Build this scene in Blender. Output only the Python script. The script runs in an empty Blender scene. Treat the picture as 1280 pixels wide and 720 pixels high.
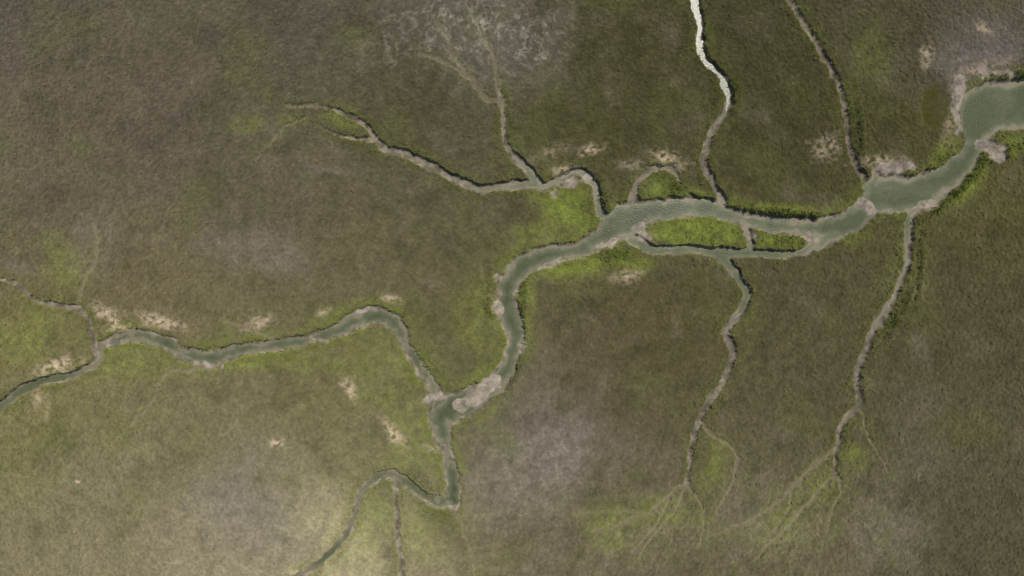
import bpy, math, numpy as np, time
from mathutils import Vector
T0=time.time()
rng=np.random.default_rng(7)
S=0.2      # metres per image pixel
H_CAM=128/0.75
WATER=-0.90

# ------------------------------------------------------------ noise
perm=rng.permutation(256).astype(np.int32); perm=np.concatenate([perm,perm])
ang=rng.random(256)*2*np.pi
GX=np.cos(ang).astype(np.float32); GY=np.sin(ang).astype(np.float32)
def perlin(x,y):
    xf=np.floor(x); yf=np.floor(y)
    xi=xf.astype(np.int64)&255; yi=yf.astype(np.int64)&255
    x=(x-xf).astype(np.float32); y=(y-yf).astype(np.float32)
    u=x*x*x*(x*(x*6-15)+10); v=y*y*y*(y*(y*6-15)+10)
    x1=(xi+1)&255; y1=(yi+1)&255
    def g(ix,iy,dx,dy):
        h=perm[perm[ix]+iy]; return GX[h]*dx+GY[h]*dy
    a=g(xi,yi,x,y); b=g(x1,yi,x-1,y); c=g(xi,y1,x,y-1); d=g(x1,y1,x-1,y-1)
    return ((a+(b-a)*u)*(1-v)+(c+(d-c)*u)*v)*1.5
def fbm(x,y,wl,octv=4,gain=0.5,off=0.0):
    # each octave on its own rotated lattice, so no grid direction shows
    o=np.zeros(x.shape,np.float32); a=1.0; t=0
    for i in range(octv):
        th=0.5+1.1*i+off*0.37; c,s=math.cos(th),math.sin(th)
        o+=a*perlin((x*c-y*s)/wl+off+17.3*i,(x*s+y*c)/wl-off+9.1*i); t+=a; a*=gain; wl/=2.03
    return o/t
def sst(a,b,x):
    t=np.clip((x-a)/(b-a),0,1); return t*t*(3-2*t)

# ------------------------------------------------------------ grid (dense core, stretched out to the horizon)
def axis(lo,hi,step):
    core=np.arange(lo,hi+step,step)
    ext=[];d=step;p=0
    while p<20000:
        d*=1.13;p+=d;ext.append(p)
    ext=np.array(ext)
    return np.concatenate([(core[0]-ext)[::-1],core,core[-1]+ext])
U=axis(-70,1350,1.0); V=axis(-60,780,1.0)
nu,nv=len(U),len(V)
UU,VV=np.meshgrid(U,V)      # shape nv,nu
UU=UU.astype(np.float32);VV=VV.astype(np.float32)
WX=UU+3.5*fbm(UU,VV,34,2,off=3)+2.4*fbm(UU,VV,10,2,off=11)
WY=VV+3.5*fbm(UU,VV,34,2,off=21)+2.4*fbm(UU,VV,10,2,off=31)

def smooth(pts,n=4):
    P=np.array(pts,float)
    if len(P)<3: return P
    Q=np.vstack([2*P[0]-P[1],P,2*P[-1]-P[-2]])
    out=[]
    for i in range(1,len(Q)-2):
        p0,p1,p2,p3=Q[i-1],Q[i],Q[i+1],Q[i+2]
        for k in range(n):
            t=k/n
            out.append(0.5*((2*p1)+(-p0+p2)*t+(2*p0-5*p1+4*p2-p3)*t*t+(-p0+3*p1-3*p2+p3)*t**3))
    out.append(P[-1]); return np.array(out)
FAR=90.0
def field(lines,sm=True,width=False):
    D=np.full(UU.shape,FAR,np.float32); Wd=np.zeros(UU.shape,np.float32)
    for L in lines:
        P=smooth(L) if (sm and len(L)>2) else np.array(L,float)
        for a,b in zip(P[:-1],P[1:]):
            pad=max(a[2],b[2])+FAR*0.75
            i0=np.searchsorted(U,min(a[0],b[0])-pad);i1=np.searchsorted(U,max(a[0],b[0])+pad)
            j0=np.searchsorted(V,min(a[1],b[1])-pad);j1=np.searchsorted(V,max(a[1],b[1])+pad)
            if i1<=i0 or j1<=j0: continue
            x=WX[j0:j1,i0:i1]-a[0]; y=WY[j0:j1,i0:i1]-a[1]
            dx,dy=b[0]-a[0],b[1]-a[1]; l2=dx*dx+dy*dy+1e-6
            t=np.clip((x*dx+y*dy)/l2,0,1)
            h=(a[2]+t*(b[2]-a[2]))
            d=np.sqrt((x-t*dx)**2+(y-t*dy)**2)-h
            o=D[j0:j1,i0:i1]; m=d<o
            if width: Wd[j0:j1,i0:i1]=np.where(m,h,Wd[j0:j1,i0:i1])
            D[j0:j1,i0:i1]=np.where(m,d,o)
    return (D,Wd) if width else D

# ------------------------------------------------------------ creeks traced in image pixels  (x right, y down, half width)
wide=[
 [(1600,90,60),(1450,120,40),(1340,128,30),(1280,130,28),(1245,132,29),(1232,140,28),(1226,160,16),(1221,182,8),(1203,205,12),(1178,228,16),(1148,240,19),(1110,243,22),(1093,252,13),
  (1062,278,14),(1030,285,11),(990,284,8),(950,277,8),(915,268,7),(885,260,9),(850,258,9),(815,264,13),(780,277,19),(757,292,12),
  (720,312,7),(680,319,9),(655,331,12),(640,350,12),(633,375,10),(640,400,11),(644,425,8),(637,450,7),(626,470,10),(606,490,12),(585,503,14),(562,512,15),
  (550,520,12),(553,545,8),(560,575,5),(566,600,7),(566,626,7)],
 [(548,505,8),(538,478,5),(524,460,5),(512,440,5),(503,418,5),(490,400,7),(470,394,8),(445,401,8),(420,414,5),(385,425,4),(345,432,4),(305,437,4.5),(265,447,6),(235,445,6),(205,428,6),(180,420,5),(150,423,4),(127,430,3)],
 [(1097,222,4),(1090,240,8)],
]
narrow=[
 [(127,430,4),(120,450,4),(95,468,3.5),(60,475,4),(30,485,4.5),(0,508,5),(-40,535,6),(-160,600,6),(-400,640,8)],
 [(566,628,5),(550,627,6),(530,620,5),(510,603,5),(490,594,5),(470,597,4),(455,612,3.6),(445,635,3.4),(437,660,3.6),(420,685,3.6),(395,705,4),(370,722,4),(330,760,5),(250,860,6)],
 [(497,600,1.8),(495,640,1.8),(500,680,2),(502,720,2.2),(503,780,2)],
 [(752,268,5),(748,250,4.5),(742,230,4.2),(728,217,4),(705,222,4),(685,232,4.5),(665,230,4.5),(635,232,4.5),(600,235,4),(575,226,4),(545,210,3.4),(510,194,3.4),(480,185,3.2),(465,168,2.6),(445,148,1.8),(420,138,0.8),(395,133,-0.5),(370,131,-2)],
 [(468,176,2.2),(430,170,0.6),(400,158,-0.3),(380,148,-2)],
 [(672,228,5),(655,208,4.3),(640,190,3.2),(630,165,1.6),(627,130,0.6),(622,90,-1),(615,65,-2)],
 [(790,253,3.5),(797,232,2.4),(812,212,2.6),(832,209,2.6),(845,218,1.5),(850,232,-1)],
 [(850,-160,6),(862,-40,5.5),(868,0,5),(876,30,3.6),(874,58,4),(886,80,3.8),(905,97,4.4),(912,125,4),(901,150,3.4),(885,175,3.4),(882,205,3.4),(893,230,3.6),(903,254,4.5)],
 [(980,-20,1.2),(1000,20,1.4),(1025,60,1.6),(1045,95,2),(1055,130,2),(1060,165,2.4),(1066,195,2.6),(1079,222,3.5)],
 [(900,314,6),(912,330,5),(925,350,4.5),(935,370,4.5),(925,390,4),(908,415,3.4),(918,440,3.6),(905,475,3),(882,508,2.8),(870,540,2.2),(862,570,1.6),(860,600,0.8),(866,625,-2)],
 [(1172,250,3),(1150,262,3.6),(1137,275,4.5),(1135,300,4.2),(1133,335,4),(1118,370,4),(1095,410,4),(1078,445,3.6),(1071,480,3.6),(1075,505,3),(1056,525,2.8),(1046,555,2),(1044,588,0.6),(1048,605,-2)],
 [(790,300,6),(812,311,4.5),(840,313,4),(870,313,4.5),(905,316,5.5),(950,317,4.5),(990,318,3.5),(1018,306,6),(1045,292,9)],
 [(928,276,3),(936,296,4),(941,314,3)],
 [(119,440,2.5),(115,412,2),(104,390,2),(80,383,2),(55,379,1.4),(35,368,1),(15,352,1.2),(-30,346,3),(-80,340,4)],
]
rills=[
 [(627,125,2),(608,121,3.4),(590,100,2.6),(572,75,2.4),(560,50,2.2),(548,28,2)],[(590,100,2),(560,78,1.8),(525,65,1.5)],[(627,130,3),(622,90,2.6),(615,65,2),(605,45,1.6),(590,20,1)],
 [(360,132,1.6),(395,133,2.4)],[(380,148,1),(352,162,.6),(320,200,0.3)],
 [(100,385,2),(102,355,1.8),(116,330,1.8),(120,300,1.8),(117,280,1.8)],
 [(270,457,2.5),(235,462,2),(205,468,1.6),(190,500,1),(165,530,.6),(130,565,.2)],
 [(566,630,3),(577,655,1.6),(588,690,1.2),(596,730,1)],
 [(860,604,2.4),(838,618,2.2),(812,640,1.8),(780,655,1.4),(740,664,.8)],[(860,604,1.8),(845,640,1.5),(815,672,1.1),(800,700,.6)],
 [(876,528,1.8),(900,550,1.3),(922,572,1.4),(915,605,1),(895,640,.5)],
 [(1046,560,2.4),(1018,583,2.1),(990,612,1.8),(960,640,1.5),(920,660,1),(890,668,.5)],[(1046,590,2.2),(1020,620,1.7),(990,655,1.3),(950,695,.8)],
 [(1044,588,2.2),(1052,612,1.4),(1040,640,.9),(1035,670,.4)],[(990,612,1.2),(985,640,.8),(965,668,.4)],[(1075,505,1),(1085,545,.3),(1110,590,0)],
 [(1000,20,3),(985,-5,3.5)],[(1000,20,3),(1022,60,2.5),(1040,95,2)],
 [(838,618,1.3),(826,650,.9),(790,690,.5)],[(812,640,1),(770,640,.8),(720,640,.4)],
 [(860,604,1.2),(880,640,.7),(876,680,.3)],
 [(345,425,2),(320,415,1.5),(285,400,1.2)],[(0,592,.6),(35,596,.6)],
]
islands=[[(828,286,15),(868,288,18),(910,293,13)],[(958,300,9),(985,301,11),(1003,299,7)]]
bars=[[(538,499,7),(552,495,6)],[(578,508,9),(598,494,12),(617,478,9)],[(1078,257,7),(1090,262,6)],[(1228,178,8),(1246,190,12)],[(1092,213,6),(1125,208,8),(1140,204,5)],
      [(797,286,6),(803,297,7)],[(935,290,6),(945,294,3)],[(1012,297,5),(1022,302,5)],[(770,304,4),(745,308,3)],[(622,382,4),(626,395,4)],[(1200,98,8),(1196,130,5),(1200,160,5)],[(700,325,3),(672,334,3)],
      [(560,570,1),(553,560,3)],[(690,240,2),(735,222,4)],[(548,622,3),(566,636,3)],[(1225,90,4),(1262,92,2)],[(1150,258,3),(1168,256,3)],[(655,415,2),(652,440,3)],[(622,345,2),(618,360,2)],[(470,385,1),(440,393,1)],[(240,456,2),(275,456,2)]]
sA=field(wide); sI=field(islands,False); sB,wB=field(narrow,True,True); sC=field(rills); sBar=field(bars,False)
sA=np.maximum(sA,-sI)
sB=np.maximum(sB,-sI)
n_edge=fbm(UU,VV,14,3,off=5); n_e2=fbm(UU,VV,40,2,off=7)
sAw=sA+n_edge*4.5+n_e2*5.0                    # water's edge
sAb=sA+n_edge*3.0+n_e2*1.5                    # foot of the bank
sBn=sB+n_edge*1.8; sBar=sBar+n_edge*9
print('fields',time.time()-T0)

# ------------------------------------------------------------ masks
def patches(lst,soft=0.6,nz=None):
    M=np.zeros(UU.shape,np.float32)
    for (x,y,rx,ry,rot,s) in lst:
        R=max(rx,ry)*1.9
        i0,i1=np.searchsorted(U,[x-R,x+R]);j0,j1=np.searchsorted(V,[y-R,y+R])
        dx=UU[j0:j1,i0:i1]-x;dy=VV[j0:j1,i0:i1]-y
        c,sn=math.cos(math.radians(rot)),math.sin(math.radians(rot))
        a=(dx*c+dy*sn)/rx;b=(-dx*sn+dy*c)/ry
        r=np.sqrt(a*a+b*b)
        if nz is not None: r=r+nz[j0:j1,i0:i1]
        edge=1-sst(R*0.75,R,np.sqrt(dx*dx+dy*dy))
        M[j0:j1,i0:i1]=np.maximum(M[j0:j1,i0:i1],s*(1-sst(1-soft,1+soft*0.5,r))*edge)
    return M
nL=fbm(UU,VV,160,4,off=41); nM=fbm(UU,VV,45,4,off=51); nS=fbm(UU,VV,12,3,off=61); nF=fbm(UU,VV,4.5,2,off=71)
def lin(c,g=1.0):
    c=np.array(c,float)/255; return (np.where(c<0.04045,c/12.92,((c+0.055)/1.055)**2.4)*g).astype(np.float32)
G=1.27   # leaf canopy traps light: its leaves are paler than the canopy seen from above
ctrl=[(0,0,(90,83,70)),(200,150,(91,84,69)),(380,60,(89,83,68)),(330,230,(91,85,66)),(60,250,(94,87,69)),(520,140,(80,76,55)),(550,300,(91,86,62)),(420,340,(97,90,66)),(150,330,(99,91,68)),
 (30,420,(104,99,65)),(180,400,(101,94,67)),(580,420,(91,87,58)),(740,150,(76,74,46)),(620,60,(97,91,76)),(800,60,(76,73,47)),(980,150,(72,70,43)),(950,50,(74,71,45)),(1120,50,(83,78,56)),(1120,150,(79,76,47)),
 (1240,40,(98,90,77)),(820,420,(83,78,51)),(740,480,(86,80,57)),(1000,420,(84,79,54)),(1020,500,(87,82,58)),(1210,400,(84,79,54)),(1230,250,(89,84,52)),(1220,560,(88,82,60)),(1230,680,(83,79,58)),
 (1000,680,(99,93,70)),(780,600,(97,90,70)),(680,560,(108,100,87)),(650,690,(99,92,72)),(450,560,(109,105,74)),(250,530,(107,102,72)),(300,640,(124,117,98)),(430,700,(154,147,114)),(100,620,(111,106,79)),(60,540,(108,104,69)),(120,700,(118,111,86)),(420,450,(102,98,65)),(540,700,(120,114,86)),(280,710,(132,124,100))]  # paler south-west points paint the antisolar bright spot into the ground colour
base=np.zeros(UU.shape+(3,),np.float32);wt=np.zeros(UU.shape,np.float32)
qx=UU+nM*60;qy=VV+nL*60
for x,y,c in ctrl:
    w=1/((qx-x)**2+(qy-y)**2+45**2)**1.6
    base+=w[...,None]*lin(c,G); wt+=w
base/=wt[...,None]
def mix(col,c,m):
    m=np.clip(m,0,1)[...,None]; return col*(1-m)+c*m
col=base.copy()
# streaky brown/grey/green mottling of the high marsh
nP=fbm(WX,WY,28,4,gain=.6,off=81)
col=mix(col,col*0.74,sst(0.02,0.40,nM)*0.60)
col=mix(col,col*0.72,sst(0.08,0.36,nP)*0.50)
col=mix(col,lin((116,108,90),G),sst(0.1,0.55,fbm(UU,VV,60,5,off=91))*0.32)
col=mix(col,lin((90,92,52),G),sst(0.08,0.45,fbm(UU,VV,85,5,off=101))*0.36)
col=mix(col,col*1.25,sst(0.12,0.45,fbm(UU,VV,18,4,gain=.6,off=106))*0.5)
# yellow-green meadow patches
green=patches([(710,262,48,34,20,1.1),(725,330,60,18,-8,1.1),(775,322,28,20,0,1),(868,288,62,24,3,1.3),(982,300,36,14,0,1.1),(825,232,26,22,0,1.1),(870,245,25,9,10,.8),(430,150,28,16,15,.6),(312,155,24,14,-10,.45),(365,150,20,12,0,.4),
  (440,45,35,20,0,.3),(600,400,30,60,-15,.5),(1200,230,48,18,-38,1.2),(1262,185,32,16,-20,1.2),(1270,92,26,7,-5,1.2),(890,585,22,42,10,.7),(1030,610,26,32,0,.65),(1065,565,18,26,-20,.65),(80,330,28,45,-20,.5),
  (480,470,50,45,30,.4),(170,455,70,25,0,.45),(40,420,55,40,0,.4),(520,560,40,60,-10,.4),(465,650,30,45,0,.5),(530,660,40,35,0,.4),(640,560,25,60,-20,.2),(770,655,50,35,-15,.5),(830,640,40,30,0,.55),(975,655,45,35,-20,.5),(680,290,40,22,-10,.7),(300,450,160,14,3,.5),(980,262,60,9,5,.8),(1085,65,25,60,-10,.3),(1130,330,28,60,8,.3),(800,330,20,14,0,.9),(1180,190,16,30,20,.8),(660,370,10,50,5,.6),(605,470,20,22,-20,.65)],0.8,nM*0.8+nS*.35)
isl=1-sst(-1,3,sI)
green=np.maximum(green,isl*1.1*(1-.5*patches([(1000,300,20,10,0,1)])))
LIME=lin((114,123,54),G*1.12)
col=mix(col,LIME,green*0.85*(0.70+0.7*nS))
# green levees along the creeks
sAB=np.minimum(sAb,sBn)
lev=np.exp(-np.maximum(sAb,0)**2/15.0**2)*0.95
lev=np.maximum(lev,np.exp(-np.maximum(sBn,0)**2/10.0**2)*0.42)
lev=np.maximum(lev,np.exp(-np.maximum(sC,0)**2/8.0**2)*0.25)
levn=lev*sst(-0.40,0.35,nM+0.5*nS+0.05)
col=mix(col,lin((103,110,52),G*1.08),levn*0.85)
# ochre-green algal pan beside the pond
pan=patches([(1169,133,20,29,4,1)],.28,nS*.25)
col=mix(col,lin((76,73,28),G*.92),pan*.95)
# rank dark-green shrubs on some banks
rank=patches([(1195,240,55,8,-42,1),(1245,195,45,8,-25,1),(1270,93,26,6,-5,1),(975,266,75,6,4,1),(1020,272,30,5,0,1),(655,375,5,60,3,.9),(612,380,6,50,5,.7),(768,318,26,10,10,.8),(1180,205,10,22,25,.8),(1075,165,5,60,-5,.9),(1150,330,5,60,4,.9),(1120,400,6,50,28,.8),(845,235,12,14,0,.8),(875,248,26,5,8,.8),(985,300,34,11,0,.7),(755,245,6,25,-15,.8),(640,470,8,25,30,.6),(893,120,6,40,0,.4),(920,110,5,40,0,.6),(570,232,30,4,15,.3)],0.9,nS*1.0+nF*.4)
col=mix(col,lin((60,69,28),G),rank*sst(-.35,.25,nF+nS)*0.8)
lip=np.exp(-((sAB-5)/3.5)**2)*sst(-0.4,0.3,nS)
col=mix(col,lin((70,72,36),G),lip*0.28)
# grey die-back zones
grey=patches([(320,310,60,30,25,.75),(280,300,40,20,0,.5),(690,565,75,60,-20,.7),(640,600,60,50,0,.5),(300,620,60,50,30,.8),(340,680,60,30,0,.5),(600,35,110,55,10,.45),(1215,75,75,40,-15,.9),(1190,100,25,60,0,.5),(1110,670,45,60,10,.45),(410,212,30,6,5,.6),(1150,430,14,35,-15,.4),(850,160,20,10,0,.2),(930,640,40,50,20,.35),(120,310,35,40,20,.35),(20,330,30,10,20,.5),(1150,560,40,90,0,.25)],0.9,nM*0.9+nS*.4)
col=mix(col,lin((120,112,103),G),grey*(0.58+0.35*nS))
# bleached twiggy litter: fine ridged veins
rid=1-np.abs(fbm(WX,WY,13,3,off=121))*5.5; rid=np.clip(rid,0,1)
rid2=1-np.abs(fbm(WX*1.0+WY*0.5,WY*0.45-WX*.2,13,3,off=131))*6.0; rid2=np.clip(rid2,0,1)
tw=patches([(600,35,120,60,8,1),(660,60,45,40,0,1),(500,55,50,40,0,.6),(690,570,70,55,0,.45),(640,620,50,40,0,.35),(560,15,80,25,0,1),(1100,660,40,60,0,.3)],1.0,nM*1.0)
col=mix(col,lin((168,161,149),G),tw*rid*0.6*sst(-.4,.4,nS+nM))
fan=patches([(830,665,110,45,-15,.9),(990,655,110,65,-25,.9),(930,610,60,60,0,.5),(1110,660,60,60,0,.6),(700,640,60,40,0,.4),(420,215,60,30,0,.3)],1.0,nM*.7)
col=mix(col,lin((130,121,98),G),fan*rid2*0.5)
col=mix(col,lin((98,104,52),G),fan*sst(0.05,0.4,fbm(UU+VV*.5,VV*.6,22,3,off=141))*0.5)
rid3=np.clip(1-np.abs(fbm(WX,WY,75,3,gain=.35,off=181))*16,0,1)*sst(-.1,.4,nL+.2)
col=mix(col,col*.72,rid3*.4)
# tan wrack / straw
nW=fbm(UU+VV*.4,VV*1.3-UU*.3,9,3,off=151)
wr=patches([(72,457,34,11,-15,1),(135,393,24,11,40,1),(200,402,38,10,12,1),(325,403,19,9,-20,1),(490,373,16,6,20,.9),(405,390,12,5,-20,.7),(438,486,18,8,55,1.1),(492,541,24,9,55,1.1),(346,553,14,6,-5,1.1),(735,188,20,8,-10,.9),(835,200,30,12,20,.9),(705,213,20,9,0,.9),(1157,68,9,18,10,1),(1030,183,18,22,30,.7),(1230,36,16,7,30,.8),(48,498,8,14,0,.7),(97,602,4,3,0,1.2),(370,715,14,5,10,.7),(690,190,30,10,-20,.4),(790,205,20,8,0,.5),(150,410,20,7,0,.9),(700,322,60,7,-10,.7),(540,560,14,5,10,.6),(785,345,22,9,-10,.8),(60,510,6,20,0,.3),(620,382,14,8,60,.6),(1100,200,35,8,-5,.9),(810,300,10,12,0,.8),(1185,150,10,40,5,.5),(1225,85,40,8,-15,.7)],0.9,nS*0.9+nW*1.0)
col=mix(col,lin((182,165,138),G),wr*(1-pan)*sst(-0.25,0.25,nW+0.08)*0.9)
# fine clump-to-clump variation
sm_=1-.8*pan
col*=np.clip(1+(0.24*nS+0.15*nF+.22*nP)*sm_,0.5,1.6)[...,None]
# rills
rm=1-sst(-0.5,2.6,sC+nS*2.2)
col=mix(col,lin((122,113,92),G),rm*0.6)
# mud
mudc=lin((142,133,115),1.1); mudd=lin((102,96,79),1.05)
mudA=1-sst(1.6,4.2,sAb); mudB=(1-sst(0.3,2.4,sBn))
barm=1-sst(-2,3,sBar)
mudmask=np.maximum(np.maximum(mudA,mudB),barm)
mt=sst(-0.5,0.5,nS+nM*.6)
mcol=mudd+(mudc-mudd)*mt[...,None]
mcol=mix(mcol,lin((170,158,143),1.1),barm*(0.55+.6*nS))
mcol*=np.clip(1+.25*nF+.2*nS,.6,1.4)[...,None]
col=mcol*mudmask[...,None]+col*(1-mudmask[...,None])
veg=1-np.clip(mudmask*1.1,0,1)
veg*=(1-0.75*rm)*(1-0.6*np.clip(wr,0,1))*(1-0.35*np.clip(grey,0,1))*(1-.3*tw)*(1-.85*pan)
veg=np.clip(veg,0,1)

# ------------------------------------------------------------ height
marsh=0.35*fbm(UU,VV,220,3,off=161)*sst(5,60,sAB)+0.10*nM
tall=(0.14+0.18*(sBn<sAb))*np.exp(-((np.maximum(sAB,2)-6.5)/7.0)**2)*sst(-.5,.4,nM+nS*.5)+0.12*np.clip(green,0,1)+.7*np.clip(rank,0,1)
bil=np.abs(fbm(UU,VV,7.5,2,off=171)); bil=1-np.clip(bil*3.2,0,1)
bumps=veg*(0.14+0.20*sst(-.5,.5,nF)+0.22*(1-bil)+0.6*tall*(nS+.4))
top=marsh+veg*tall*0.8+bumps
bed=WATER+np.where(sAw>0,np.minimum(0.05*sAw,0.30),np.maximum(sAw,-16)*0.05)+0.03*nS
kA=sst(1.2,6.0,sAb); kB=sst(0.0,2.6,sBn)
z=bed*(1-kA)+top*kA
zB=-np.clip(0.22+0.14*wB,0.15,0.84)+np.maximum(sBn,-6)*0.045+0.05*nS+0.05*nM
z=np.minimum(z, zB*(1-kB)+top*kB)
z=z-0.22*rm*kA*kB-.25*pan
zbar=WATER+0.08+0.10*np.clip(-sBar/8,0,1)+.04*nS
inch=(sAb<4)|(sBn<1)
kb=sst(-1,4,sBar)
z=np.where(inch&(sBar<4),np.maximum(z,zbar*(1-kb)+(WATER-.8)*kb),z)
wetB=patches([(880,40,50,110,0,1),(440,650,90,90,0,1),(50,490,110,60,0,1),(560,600,40,60,0,1),(890,314,150,22,0,.8),(740,240,30,40,0,.6),(935,360,20,40,0,.5)],0.4)
z=z-0.16*wetB*(1-sst(-.5,1.5,sBn))
z=z.astype(np.float32)
wetness=np.clip(1-sst(WATER+.02,WATER+.25,z),0,1)
print('height',time.time()-T0)

X=((UU-640)*S).astype(np.float32); Y=((360-VV)*S).astype(np.float32)
def make_grid(name,z2,colattr,attrs,keep=None):
    nvv,nuu=z2.shape
    idx=np.arange(nvv*nuu,dtype=np.int32).reshape(nvv,nuu)
    f=np.stack([idx[1:,:-1],idx[1:,1:],idx[:-1,1:],idx[:-1,:-1]],-1).reshape(-1,4)
    co=np.stack([X,Y,z2],-1).reshape(-1,3).astype(np.float32)
    if keep is not None:
        f=f[keep.reshape(-1)]
        used=np.unique(f); remap=np.full(nvv*nuu,-1,np.int32); remap[used]=np.arange(len(used))
        f=remap[f]; co=co[used]
    else: used=slice(None)
    me=bpy.data.meshes.new(name)
    me.vertices.add(len(co)); me.vertices.foreach_set('co',co.ravel())
    me.loops.add(f.size); me.loops.foreach_set('vertex_index',f.ravel().astype(np.int32))
    me.polygons.add(len(f)); me.polygons.foreach_set('loop_start',np.arange(0,f.size,4,dtype=np.int32))
    me.update(calc_edges=True)
    me.polygons.foreach_set('use_smooth',np.ones(len(f),bool))
    if colattr is not None:
        a=me.color_attributes.new('tint','FLOAT_COLOR','POINT')
        c=np.concatenate([colattr.reshape(-1,3),np.ones((colattr.size//3,1))],1).astype(np.float32)[used]
        a.data.foreach_set('color',c.ravel())
    for k,v in attrs.items():
        a=me.attributes.new(k,'FLOAT','POINT'); a.data.foreach_set('value',v.reshape(-1)[used].astype(np.float32))
    ob=bpy.data.objects.new(name,me); bpy.context.scene.collection.objects.link(ob); return ob

# ------------------------------------------------------------ materials
def nodes(name):
    m=bpy.data.materials.new(name);m.use_nodes=True;nt=m.node_tree
    return m,nt,nt.nodes['Principled BSDF']
def N(nt,t,**k):
    n=nt.nodes.new(t)
    for a,b in k.items(): setattr(n,a,b)
    return n
def noise(nt,scale,detail=4,rough=0.6):
    g=N(nt,'ShaderNodeNewGeometry'); n=N(nt,'ShaderNodeTexNoise'); n.inputs['Scale'].default_value=scale;n.inputs['Detail'].default_value=detail;n.inputs['Roughness'].default_value=rough
    nt.links.new(g.outputs['Position'],n.inputs['Vector']); return n
def rng_map(nt,src,a,b,c,d):
    m=N(nt,'ShaderNodeMapRange'); m.inputs[1].default_value=a;m.inputs[2].default_value=b;m.inputs[3].default_value=c;m.inputs[4].default_value=d
    nt.links.new(src,m.inputs[0]); return m.outputs[0]
mg,nt,bs=nodes('marsh_ground')
at=N(nt,'ShaderNodeAttribute',attribute_name='tint'); wa=N(nt,'ShaderNodeAttribute',attribute_name='wet')
n1=noise(nt,1.1,4,0.65); n2=noise(nt,4.5,2,0.6)
f1=rng_map(nt,n1.outputs[0],0.3,0.7,0.80,1.20); f2=rng_map(nt,n2.outputs[0],0.3,0.7,0.88,1.12)
mu=N(nt,'ShaderNodeMath',operation='MULTIPLY'); nt.links.new(f1,mu.inputs[0]);nt.links.new(f2,mu.inputs[1])
vm=N(nt,'ShaderNodeVectorMath',operation='SCALE'); nt.links.new(at.outputs['Color'],vm.inputs[0]);nt.links.new(mu.outputs[0],vm.inputs['Scale'])
nt.links.new(vm.outputs[0],bs.inputs['Base Color'])
nt.links.new(rng_map(nt,wa.outputs['Fac'],0,1,1.0,0.5),bs.inputs['Roughness'])
nt.links.new(rng_map(nt,wa.outputs['Fac'],0,1,0.03,0.3),bs.inputs['Specular IOR Level'])
bs.inputs['Diffuse Roughness'].default_value=1.0
bp=N(nt,'ShaderNodeBump'); bp.inputs['Strength'].default_value=0.4;bp.inputs['Distance'].default_value=0.12
nt.links.new(n2.outputs[0],bp.inputs['Height']);nt.links.new(bp.outputs[0],bs.inputs['Normal'])

terrain=make_grid('marsh_ground',z,col,{'wet':wetness}); terrain.data.materials.append(mg)

# ------------------------------------------------------------ water
lowz=np.minimum(np.minimum(z[1:,:-1],z[1:,1:]),np.minimum(z[:-1,1:],z[:-1,:-1]))
keep=lowz<WATER+0.06
depth=np.clip((WATER-z)/0.5,0,1)
mw,nt,bs=nodes('creek_water')
da=N(nt,'ShaderNodeAttribute',attribute_name='depth'); nn=noise(nt,0.10,4,0.55); n5=noise(nt,0.9,3,0.6)
cr=N(nt,'ShaderNodeValToRGB'); e=cr.color_ramp.elements
e[0].position=0;e[0].color=(*lin((126,121,98)),1);e[1].position=1;e[1].color=(*lin((76,82,57)),1)
em=cr.color_ramp.elements.new(0.32);em.color=(*lin((100,104,78)),1)
ad=N(nt,'ShaderNodeMath',operation='ADD'); nt.links.new(da.outputs['Fac'],ad.inputs[0]);nt.links.new(rng_map(nt,nn.outputs[0],0.35,0.65,-0.35,0.3),ad.inputs[1])
ad2=N(nt,'ShaderNodeMath',operation='ADD');nt.links.new(ad.outputs[0],ad2.inputs[0]);nt.links.new(rng_map(nt,n5.outputs[0],0.3,0.7,-0.12,0.12),ad2.inputs[1])
nt.links.new(ad2.outputs[0],cr.inputs[0]);nt.links.new(cr.outputs[0],bs.inputs['Base Color'])
bs.inputs['Roughness'].default_value=0.25; bs.inputs['IOR'].default_value=1.33
nr=noise(nt,2.2,4,0.6);bp=N(nt,'ShaderNodeBump');bp.inputs['Strength'].default_value=0.45;bp.inputs['Distance'].default_value=0.12
nt.links.new(nr.outputs[0],bp.inputs['Height']);nt.links.new(bp.outputs[0],bs.inputs['Normal'])
water=make_grid('creek_water',np.full_like(z,WATER),None,{'depth':depth},keep); water.data.materials.append(mw)
print('water',time.time()-T0)

# ------------------------------------------------------------ grass tufts (one mesh)
ncand=280000
gu=rng.uniform(-60,1340,ncand); gv=rng.uniform(-50,770,ncand)
iu=np.clip(np.searchsorted(U,gu),0,nu-1); iv=np.clip(np.searchsorted(V,gv),0,nv-1)
vg=veg[iv,iu]; tl=tall[iv,iu]; cl=sst(-.35,.45,nS[iv,iu]+.6*nF[iv,iu])
ok=(vg>0.5)&(rng.random(ncand)<(0.10+0.28*cl+0.9*tl)*vg)
gu,gv,iu,iv,tl=gu[ok],gv[ok],iu[ok],iv[ok],tl[ok]
n=len(gu);B=4
print('tufts',n)
bx=(gu-640)*S;by=(360-gv)*S;bz=z[iv,iu]-0.05
hgt=(0.14+0.16*rng.random(n)+0.5*tl)
a0=rng.random((n,B))*2*np.pi
ln=hgt[:,None]*(0.5+0.7*rng.random((n,B))); wd=0.09+0.09*rng.random((n,B)); lean=0.22+0.35*rng.random((n,B))
dx,dy=np.cos(a0),np.sin(a0)
base_=np.stack([bx[:,None]+0*dx,by[:,None]+0*dx,bz[:,None]+0*dx],-1)
off=0.06
p=np.empty((n,B,3,3),np.float32)
ctr=base_+np.stack([dx*off,dy*off,0*dx],-1)
side=np.stack([-dy*wd,dx*wd,0*dx],-1)
p[:,:,0]=ctr-side;p[:,:,1]=ctr+side
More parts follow.
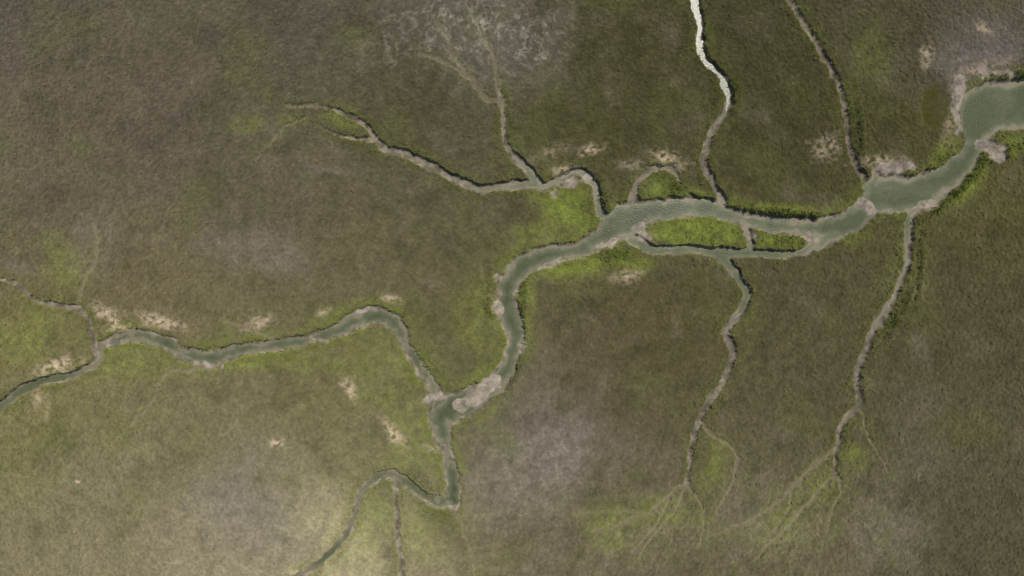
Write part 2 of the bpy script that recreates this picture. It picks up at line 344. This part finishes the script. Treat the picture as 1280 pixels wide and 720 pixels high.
p[:,:,2]=ctr+np.stack([dx*lean,dy*lean,ln],-1)
me=bpy.data.meshes.new('marsh_grass'); nt3=n*B*3
me.vertices.add(nt3);me.vertices.foreach_set('co',p.ravel())
me.loops.add(nt3);me.loops.foreach_set('vertex_index',np.arange(nt3,dtype=np.int32))
me.polygons.add(nt3//3);me.polygons.foreach_set('loop_start',np.arange(0,nt3,3,dtype=np.int32))
me.update(calc_edges=True)
tc=col[iv,iu]*(0.88+0.36*rng.random((n,1)))
c4=np.ones((n,B*3,4),np.float32);c4[:,:,:3]=np.repeat(tc[:,None,:],B*3,1)
a=me.color_attributes.new('tint','FLOAT_COLOR','POINT');a.data.foreach_set('color',c4.ravel())
gr=bpy.data.objects.new('marsh_grass',me);bpy.context.scene.collection.objects.link(gr)
mm,nt,bs=nodes('marsh_grass')
at=N(nt,'ShaderNodeAttribute',attribute_name='tint');nt.links.new(at.outputs['Color'],bs.inputs['Base Color'])
bs.inputs['Roughness'].default_value=0.9;bs.inputs['Specular IOR Level'].default_value=0.05
me.materials.append(mm)

# ------------------------------------------------------------ light, sky, camera
sc=bpy.context.scene
EL=math.radians(63);RO=math.radians(33)
w=bpy.data.worlds.new('World');sc.world=w;w.use_nodes=True
bg=w.node_tree.nodes['Background'];sk=w.node_tree.nodes.new('ShaderNodeTexSky');sk.sky_type='NISHITA';sk.sun_disc=False
sk.sun_elevation=EL;sk.sun_rotation=RO;w.node_tree.links.new(sk.outputs[0],bg.inputs[0]);bg.inputs[1].default_value=0.075
sd=Vector((math.sin(RO)*math.cos(EL),math.cos(RO)*math.cos(EL),math.sin(EL)))
sl=bpy.data.lights.new('sun','SUN');sl.energy=3.4;sl.angle=math.radians(0.5);sl.color=(1,.95,.88)
so=bpy.data.objects.new('sun',sl);so.rotation_euler=sd.to_track_quat('Z','Y').to_euler();so.location=sd*200;sc.collection.objects.link(so)
cd=bpy.data.cameras.new('camera');cd.lens=24;cd.sensor_width=36;cd.clip_end=20000
co=bpy.data.objects.new('camera',cd);co.location=(0,0,H_CAM);sc.collection.objects.link(co);sc.camera=co
sc.view_settings.view_transform='Standard';sc.view_settings.look='None';sc.view_settings.exposure=0
print('done',time.time()-T0)
